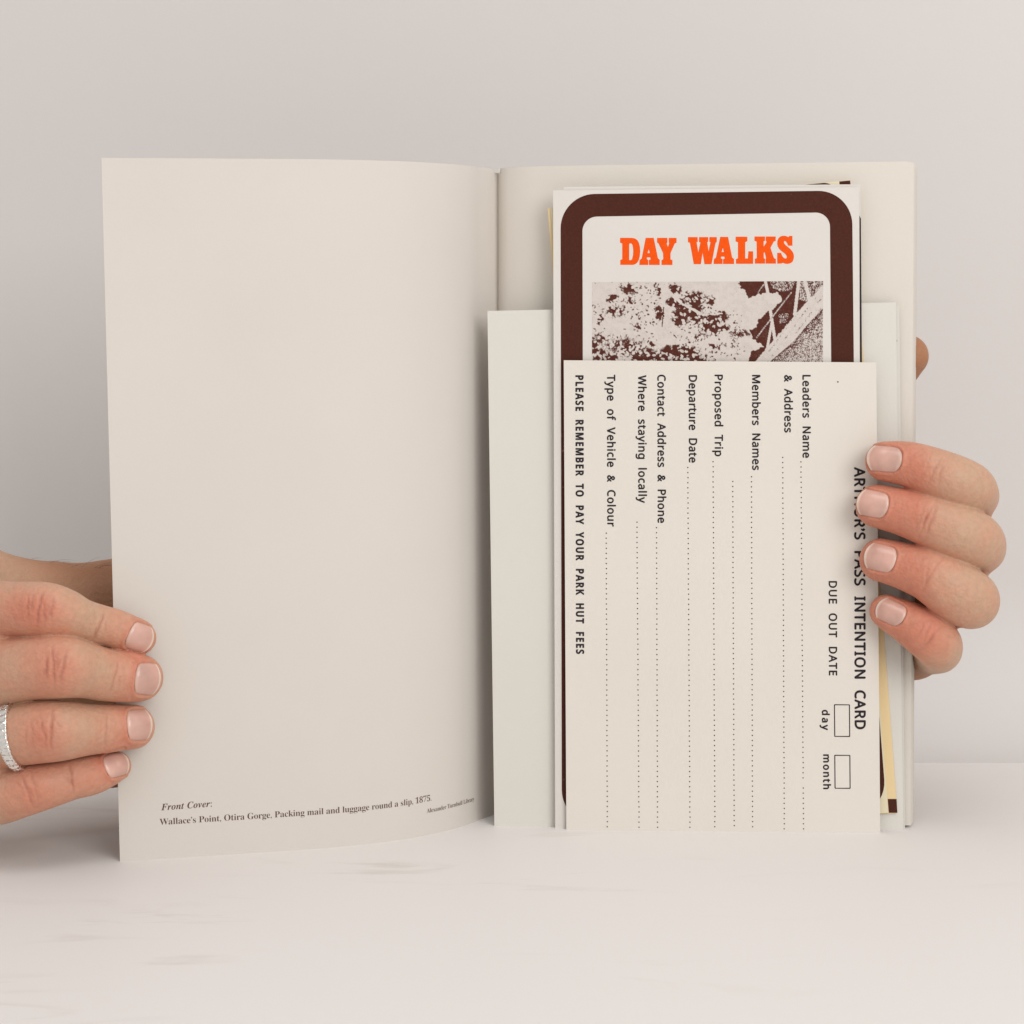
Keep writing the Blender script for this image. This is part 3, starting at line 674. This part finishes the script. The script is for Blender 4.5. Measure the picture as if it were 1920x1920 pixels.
def build_hand(name, refy, fingers, split, palm, nails, creases, flush, rear_shade, h=0.00042):
    ch = [chain(f, refy) for f in fingers]; pm = [chain(p, refy, 3) for p in palm]
    ap = np.concatenate([np.concatenate([p-r[:, None], p+r[:, None]]) for p, r in ch+pm])
    lo, hi = ap.min(0)-0.004, ap.max(0)+0.004
    org = lo; dim = np.ceil((hi-lo)/h).astype(int)+1
    ax = [np.arange(dim[k], dtype=np.float32)*h+lo[k] for k in range(3)]
    def box(pts, r, pad):
        a = (pts-r[:, None]).min(0)-pad; b_ = (pts+r[:, None]).max(0)+pad
        i0 = np.maximum(np.floor((a-lo)/h).astype(int), 0); i1 = np.minimum(np.ceil((b_-lo)/h).astype(int)+1, dim)
        sl = tuple(slice(i0[k], i1[k]) for k in range(3))
        X = ax[0][sl[0]][:, None, None]; Y = ax[1][sl[1]][None, :, None]/YS; Z = ax[2][sl[2]][None, None, :]
        return sl, X, Y, Z
    D = np.full(dim, 0.02, np.float32)
    def smin_into(D, pts, r, k):
        sl, X, Y, Z = box(pts, r, k+0.002); d = seg_sdf(X, Y, Z, scaled(pts).astype(np.float32), r.astype(np.float32))
        a = D[sl]; hh = np.maximum(k-np.abs(a-d), 0)/k; D[sl] = np.minimum(a, d)-hh*hh*k*0.25
    for p, r in pm: smin_into(D, p, r, 0.012)
    ns = 5
    for (p, r), s in zip(ch, split): smin_into(D, p[s*ns:], r[s*ns:], 0.006)
    for (p, r), s in zip(ch, split): smin_into(D, p[:s*ns+1], r[:s*ns+1], 0.0007)
    V, F = surface_nets(D, org, h); del D
    # light smoothing
    me = bpy.data.meshes.new(name)
    for _ in range(2):
        s_ = np.zeros_like(V); n_ = np.zeros(len(V))
        for a, b_ in ((0, 1), (1, 2), (2, 3), (3, 0)):
            np.add.at(s_, F[:, a], V[F[:, b_]]); np.add.at(s_, F[:, b_], V[F[:, a]]); np.add.at(n_, F[:, a], 1); np.add.at(n_, F[:, b_], 1)
        V = .5*V+.5*s_/np.maximum(n_, 1)[:, None]
    fn = np.cross(V[F[:, 2]]-V[F[:, 0]], V[F[:, 3]]-V[F[:, 1]]); VN = np.zeros_like(V)
    for a in range(4): np.add.at(VN, F[:, a], fn)
    VN /= np.linalg.norm(VN, axis=1, keepdims=True)+1e-12
    fl = np.zeros(len(V)); cre = np.zeros(len(V)); disp = np.zeros(len(V))
    for (px, py, rad, amt, fi) in flush:
        p, r = ch[fi]; i = np.argmin([np.hypot(*(proj(q)-np.array([px, py]))) for q in p]); c = p[i]+np.array([0, -r[i], 0])*.8
        fl += amt*np.exp(-(np.linalg.norm(V-c, axis=1)/(rad*depth(c)/FPX))**2)
    def finger_sdf(fi, Q):
        p, r = ch[fi]; p = scaled(p); return seg_sdf(Q[:, 0], Q[:, 1]/YS, Q[:, 2], p, r)
    def hit(fi, px, py):
        d = ray(px, py); d = d/np.linalg.norm(d); p, r = ch[fi]; t = depth(p[0])-0.03; q = CAM+d*t
        for _ in range(60):
            s = float(finger_sdf(fi, q[None])[0]); q = q+d*s*.9
        return q
    def grad(fi, q):
        e = 2e-4; E_ = np.eye(3)*e
        g = np.array([finger_sdf(fi, (q+E_[k])[None])[0]-finger_sdf(fi, (q-E_[k])[None])[0] for k in range(3)]); return g/np.linalg.norm(g)
    plates = []
    for (fi, px, py, Wd, Ln, tilt) in nails:
        p, r = ch[fi]; q = hit(fi, px, py)
        i = np.argmin(np.linalg.norm(p-q, axis=1)); a = p[0]-p[min(7, len(p)-1)]; a /= np.linalg.norm(a)
        g = grad(fi, p[3]*0+q); g = g-a*(g@a); g /= np.linalg.norm(g)
        # tilt turns the nail plate about the finger axis
        sd = np.cross(a, g); g = g*math.cos(tilt)+sd*math.sin(tilt); sd = np.cross(a, g)
        c = p[min(2, i)]*0+q
        nu, nv = 25, 25
        Us = np.linspace(-1, 1, nu); Vs = np.linspace(0, 1, nv)
        H = np.zeros((nu, nv)); base = np.zeros((nu, nv, 3))
        for ii, u in enumerate(Us):
            for jj, v in enumerate(Vs):
                # squared-off oval outline
                vv = v; wid = Wd/2*(1-0.10*(1-v)**2-0.06*v)
                # round proximal end and soft round free edge
                l0 = -Ln/2 + Ln*0.16*abs(u)**2.4; l1 = Ln/2 - Ln*0.17*abs(u)**2.2
                base[ii, jj] = c+sd*u*wid+a*(l0+(l1-l0)*vv)
        B = base.reshape(-1, 3)+g*0.006; Hh = np.full(len(B), 0.006)
        for _ in range(40):
            s = finger_sdf(fi, B); s = np.minimum(s*.9, 0.001); B = B-g*s[:, None]; Hh -= s
        H = Hh.reshape(nu, nv); H = np.clip(H, -0.004, 0.006)
        jm = int(nv*.5)
        for jj in range(jm, nv):
            x = (Vs[jj]-.5); H[:, jj] = np.maximum(H[:, jj], H[:, jm]-0.0022*x*x*2-0.0002*x)
        uu, vv = np.meshgrid(Us, Vs, indexing='ij')
        off = 0.00022-0.00042*np.abs(uu)**5-0.00030*np.clip(1-vv/.14, 0, 1)**2+0.00012*np.clip((vv-.8)/.2, 0, 1)
        PN = base+g*(H+off)[..., None]
        plates.append((PN, vv, uu, g))
        # skin fold round the plate
        rel = V-c; uu_ = rel@sd/(Wd/2); la = rel@a/(Ln/2); near = (rel@g > -0.006) & (np.abs(uu_) < 1.8) & (np.abs(la) < 1.8) & (VN@g > 0.05)
        qd = (np.abs(uu_)**3.2+np.abs(np.where(la > 0, la*.98, la))**3.2)**(1/3.2)
        ring = np.exp(-((qd-1.10)/.085)**2)*np.where(la > .75, 0.15, 1.0)
        disp += np.where(near, 0.00030*ring-0.00040*(qd < 1.0), 0)
        cre += np.where(near, 0.20*np.exp(-((qd-1.02)/.05)**2)*np.where(la > .8, 0.3, 1), 0)
        fl += np.where(near, 0.25*np.exp(-((qd-1.2)/.25)**2), 0)
    rc = np.random.default_rng(11); extra = []
    for (fi, px, py, ln, dep, ang, wob) in creases:
        for _ in range(2): extra.append((fi, px+rc.uniform(-14, 14), py+rc.uniform(-16, 16), ln*rc.uniform(.3, .6), dep*rc.uniform(.3, .6), rc.uniform(-.35, .35), rc.uniform(.2, 1)))
    for (fi, px, py, ln, dep, ang, wob) in creases+extra:
        p, r = ch[fi]; q = hit(fi, px, py)
        i = int(np.clip(np.argmin(np.linalg.norm(p-q, axis=1)), 1, len(p)-2)); a = p[i-1]-p[i+1]; a /= np.linalg.norm(a)
        g = grad(fi, q); g = g-a*(g@a); g /= np.linalg.norm(g); sd = np.cross(a, g)
        a2 = a*math.cos(ang)+sd*math.sin(ang); s2 = np.cross(a2, g)*-1
        rel = V-q; la = rel@a2; ls = rel@s2; L_ = ln*depth(q)/FPX
        la = la+wob*0.00030*np.sin(ls/L_*2.6+wob*7)+wob*.00012*np.sin(ls/L_*7+px)+ls*ls/L_*.10*math.sin(wob*9)
        w = np.exp(-(la/0.00036)**2)*np.exp(-(ls/L_)**4)*((VN@g) > 0)*(np.linalg.norm(rel, axis=1) < L_*2.2)
        disp -= 0.00040*dep*w; cre += 0.60*dep*w
        disp += 0.00010*dep*np.exp(-((np.abs(la)-0.0011)/0.0006)**2)*np.exp(-(ls/L_)**4)*((VN@g) > 0)*(np.linalg.norm(rel, axis=1) < L_*2.2)
    V = V+VN*disp[:, None]
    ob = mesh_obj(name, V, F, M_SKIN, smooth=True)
    for nm, arr in (('flush', np.clip(fl, 0, 1)), ('crease', np.clip(cre, 0, .8))):
        at = ob.data.attributes.new(nm, 'FLOAT', 'POINT'); at.data.foreach_set('value', arr.astype(np.float32))
    at = ob.data.attributes.new('tan', 'FLOAT', 'POINT'); at.data.foreach_set('value', np.clip((V[:, 1]-rear_shade[0])/(rear_shade[1]-rear_shade[0]), 0, 1).astype(np.float32))  # painted shade deepens with distance behind the fingers
    for PN, vv, uu, g in plates:
        nu, nv = vv.shape; Vn = np.concatenate([PN.reshape(-1, 3), (PN-g*0.0005).reshape(-1, 3)]); o = nu*nv; Fn = []
        ix = lambda i, j: i*nv+j
        for i in range(nu-1):
            for j in range(nv-1): Fn += [(ix(i, j), ix(i+1, j), ix(i+1, j+1), ix(i, j+1)), (o+ix(i, j+1), o+ix(i+1, j+1), o+ix(i+1, j), o+ix(i, j))]
        for i in range(nu-1): Fn += [(ix(i, nv-1), ix(i+1, nv-1), o+ix(i+1, nv-1), o+ix(i, nv-1)), (o+ix(i, 0), o+ix(i+1, 0), ix(i+1, 0), ix(i, 0))]
        for j in range(nv-1): Fn += [(ix(0, j), ix(0, j+1), o+ix(0, j+1), o+ix(0, j)), (o+ix(nu-1, j), o+ix(nu-1, j+1), ix(nu-1, j+1), ix(nu-1, j))]
        no = mesh_obj('fingernail', Vn, Fn, M_NAIL, ob, smooth=True)
        bm = bmesh.new(); bm.from_mesh(no.data); bmesh.ops.recalc_face_normals(bm, faces=bm.faces); bm.to_mesh(no.data); bm.free()
        tn = np.clip(vv-0.05*np.abs(uu)**2*0, 0, 1).ravel(); tn = np.concatenate([tn, tn])
        at = no.data.attributes.new('nailtone', 'FLOAT', 'POINT'); at.data.foreach_set('value', tn.astype(np.float32))
    return ob, ch
def proj(p):
    d = np.asarray(p)-CAM; z = d@FWD; return np.array([960+FPX*d[0]/z, 960-FPX*(d@UP)/z])

# left hand: holds the free edge of the cover
ly0, ly1 = COVER[0, 1], cover_xy(0.012)[1]
lx0, lx1 = 225.0, 225+0.012*FPX/0.63
yl = lambda px: ly0+(ly1-ly0)*(max(px, 120)-lx0)/(lx1-lx0)
LF = [
 [(262,1196,31,-5.2),(246,1189,34,-5.8),(215,1178,36.5,-6.6),(193,1172.5,37,-7.4),(152,1162,40,-9.6),(120,1150,46.5,-11.6),(85,1143,51.5,-13),(40,1142,51,-11.5),(0,1142.5,52.5,-8),(-60,1143,54,0),(-130,1146,58,12)],
 [(262,1271,44,-7),(243,1269.5,48,-7.6),(215,1267,49,-8.4),(190,1264,50,-9.4),(155,1256,53,-12),(113,1250,59.5,-15),(60,1252,60,-13.5),(0,1260,63,-9),(-60,1263,62,0),(-135,1266,62,14)],
 [(248,1363,42,-6.4),(228,1364,43.5,-7),(198,1366,46,-8.2),(158,1368,49.5,-10.4),(112,1370,57,-13.6),(79,1372,59,-14),(40,1377,58.5,-12),(0,1384,57,-8),(-60,1390,58,0),(-130,1392,60,14)],
 [(219,1436,27,-4.6),(202,1442,33,-5.2),(172,1452,38.5,-6.4),(134,1460,40,-8),(89,1472,44,-10.4),(45,1484,47,-11),(0,1495,50,-8),(-60,1500,50,0),(-120,1500,52,12)]]
LP = [[(-130,1146,58,12),(-60,1130,66,26),(100,1126,74,40),(330,1170,88,46)],
      [(-135,1266,62,14),(-40,1255,72,28),(120,1250,85,42),(330,1240,95,48)],
      [(-130,1392,60,14),(-40,1380,70,28),(120,1350,85,42),(330,1320,95,48)],
      [(-120,1500,52,12),(-40,1470,62,24),(100,1426,66,36),(330,1370,90,46)],
      [(-64,1058,56,22),(0,1128,60,30)],
      [(330,1290,128,48),(560,1300,140,54),(700,1305,145,58)],
      [(240,1120,58,42),(300,1075,56,34),(350,1020,50,22),(375,985,42,14)]]
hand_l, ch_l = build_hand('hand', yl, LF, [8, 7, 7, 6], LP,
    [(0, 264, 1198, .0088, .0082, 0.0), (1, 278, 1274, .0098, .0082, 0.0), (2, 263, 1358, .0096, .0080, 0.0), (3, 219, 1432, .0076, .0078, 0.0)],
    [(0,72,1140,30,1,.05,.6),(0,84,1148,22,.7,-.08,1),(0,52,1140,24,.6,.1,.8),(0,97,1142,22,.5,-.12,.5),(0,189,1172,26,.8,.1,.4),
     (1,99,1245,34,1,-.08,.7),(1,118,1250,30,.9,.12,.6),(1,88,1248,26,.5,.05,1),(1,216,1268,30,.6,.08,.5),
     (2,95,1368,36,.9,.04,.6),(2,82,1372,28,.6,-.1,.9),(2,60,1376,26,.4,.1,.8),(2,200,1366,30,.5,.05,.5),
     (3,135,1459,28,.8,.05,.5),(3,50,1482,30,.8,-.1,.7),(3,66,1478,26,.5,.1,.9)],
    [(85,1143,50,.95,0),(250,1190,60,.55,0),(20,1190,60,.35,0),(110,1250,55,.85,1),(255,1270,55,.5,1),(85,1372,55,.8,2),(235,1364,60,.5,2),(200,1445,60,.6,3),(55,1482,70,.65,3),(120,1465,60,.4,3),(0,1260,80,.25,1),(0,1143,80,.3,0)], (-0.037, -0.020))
tag(hand_l, 'hand wearing a silver ring, fingers curled over the outer edge of the blank cover', 'hand')
# silver band on the ring finger
p, r = ch_l[2]; i = int(np.argmin([abs(proj(q)[0]-34) for q in p])); c = p[i]; a = p[i-2]-p[i+2]; a /= np.linalg.norm(a)
a = a*np.array([1, .45, 1])+np.array([0, 0, -.06]); a /= np.linalg.norm(a)
e1 = np.cross(a, [0, 1, 0]); e1 /= np.linalg.norm(e1); e2 = np.cross(a, e1)
V, F = [], []; NA, NB = 220, 22
for k in range(NA):
    th = 2*math.pi*k/NA
    for j in range(NB):
        ph = 2*math.pi*j/NB
        w = 0.0016*np.sign(math.cos(ph))*abs(math.cos(ph))**.5; t_ = 0.00075*np.sign(math.sin(ph))*abs(math.sin(ph))**.7
        emb = 0
        if math.sin(ph) > .3:
            u = th*30; vq = w/0.0016
            emb = 0.00042*math.cos(u)*math.cos(vq*2.2)+0.00030*math.cos(u*2.3+3*vq)*math.cos(vq*5)
            if abs(vq) > .8: emb = 0.00015
        rad = r[i]*1.015+0.0006+t_+emb
        V.append(c+a*w+(e1*math.cos(th)+e2*math.sin(th)*.935)*rad)
for k in range(NA):
    for j in range(NB): F.append((k*NB+j, ((k+1) % NA)*NB+j, ((k+1) % NA)*NB+(j+1) % NB, k*NB+(j+1) % NB))
rg = mesh_obj('ring', V, F, M_SILVER, hand_l, smooth=True)
bm = bmesh.new(); bm.from_mesh(rg.data); bmesh.ops.recalc_face_normals(bm, faces=bm.faces); bm.to_mesh(rg.data); bm.free()
# fine hairs along the top of the wrist
V, F = [], []
for k in range(46):
    px = rng.uniform(25, 330); top = 1046+max(0, px-40)*.075 if px > 45 else 1046-(45-px)*.5
    b0 = on_y(px, top+rng.uniform(2, 12), yl(120)+0.040+rng.uniform(-.006, .006)); ln = rng.uniform(.004, .010)
    dr = np.array([rng.uniform(.5, 1.0), rng.uniform(-.3, .3), rng.uniform(.12, .5)]); dr /= np.linalg.norm(dr)
    o = len(V)
    for s in range(6):
        q = b0+dr*ln*s/5+np.array([0, 0, -.3*ln*(s/5)**2]); rr = 0.00005*(1-.8*s/5)
        V += [q+np.array([0, rr*math.cos(t), rr*math.sin(t)]) for t in (0, 2.1, 4.2)]
    for s in range(5):
        for t in range(3): F.append((o+s*3+t, o+s*3+(t+1) % 3, o+s*3+3+(t+1) % 3, o+s*3+3+t))
mesh_obj('arm_hair', V, F, M_HAIR, hand_l)

# right hand: grips the pages and loose papers from behind
yr = lambda px: CARDPL.at(min(px, 1760), 1000)[1]
RF = [
 [(1660,865,37.5,-6.4),(1690,868,41,-7.4),(1717,874,43.5,-8.4),(1752,886,46,-10),(1790,901,48,-10.6),(1818,915,47.5,-7.5),(1828,930,44,3),(1818,942,43,16),(1800,952,46,31)],
 [(1645,949,40.5,-6.6),(1672,955,42.5,-7.6),(1700,962,45,-8.6),(1744,976,50,-10.4),(1795,997,53,-11.2),(1828,1014,53,-7.5),(1838,1028,47,4),(1826,1035,45,17),(1804,1042,48,31)],
 [(1652,1050,40.5,-6.4),(1672,1055,42,-7.2),(1700,1063,44.5,-8.6),(1744,1078,51,-10.6),(1790,1107,56.5,-11.2),(1818,1124,55,-7.5),(1822,1130,47,4),(1806,1128,45,17),(1770,1122,46,31)],
 [(1662,1146,31.5,-5.4),(1680,1156,36,-6.2),(1702,1167,40,-7.2),(1735,1188,45.5,-8.8),(1756,1206,46,-6),(1759,1218,44,5),(1742,1221,44,17),(1712,1222,45,29)]]
RP = [[(1800,952,46,31),(1620,1000,66,34),(1420,1050,78,38)],
      [(1804,1042,48,31),(1620,1060,68,35),(1420,1090,80,39)],
      [(1770,1122,46,31),(1620,1120,68,34),(1420,1130,80,39)],
      [(1712,1222,45,29),(1600,1205,58,32),(1420,1165,74,38)],
      [(1440,970,62,36),(1575,810,53,27),(1655,718,47,22),(1701,668,40,19.5)],
      [(1420,1110,118,40),(1250,1130,132,46),(1120,1140,138,50)]]
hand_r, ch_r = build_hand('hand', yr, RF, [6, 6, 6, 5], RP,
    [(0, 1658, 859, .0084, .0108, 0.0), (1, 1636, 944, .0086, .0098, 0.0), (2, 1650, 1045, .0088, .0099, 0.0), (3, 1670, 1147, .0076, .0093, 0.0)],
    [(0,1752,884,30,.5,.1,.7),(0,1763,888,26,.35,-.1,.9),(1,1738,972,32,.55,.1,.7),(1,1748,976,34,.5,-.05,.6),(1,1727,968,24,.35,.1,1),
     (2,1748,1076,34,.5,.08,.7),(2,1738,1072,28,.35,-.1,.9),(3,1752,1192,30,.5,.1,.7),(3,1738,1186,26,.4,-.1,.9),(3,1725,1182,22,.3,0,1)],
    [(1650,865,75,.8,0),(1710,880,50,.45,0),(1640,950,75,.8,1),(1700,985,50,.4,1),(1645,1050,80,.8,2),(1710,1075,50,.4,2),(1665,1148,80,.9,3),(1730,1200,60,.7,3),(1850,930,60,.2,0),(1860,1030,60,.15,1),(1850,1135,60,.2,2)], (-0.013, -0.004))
tag(hand_r, 'hand without a ring gripping the right edge of the stacked papers from behind', 'hand')
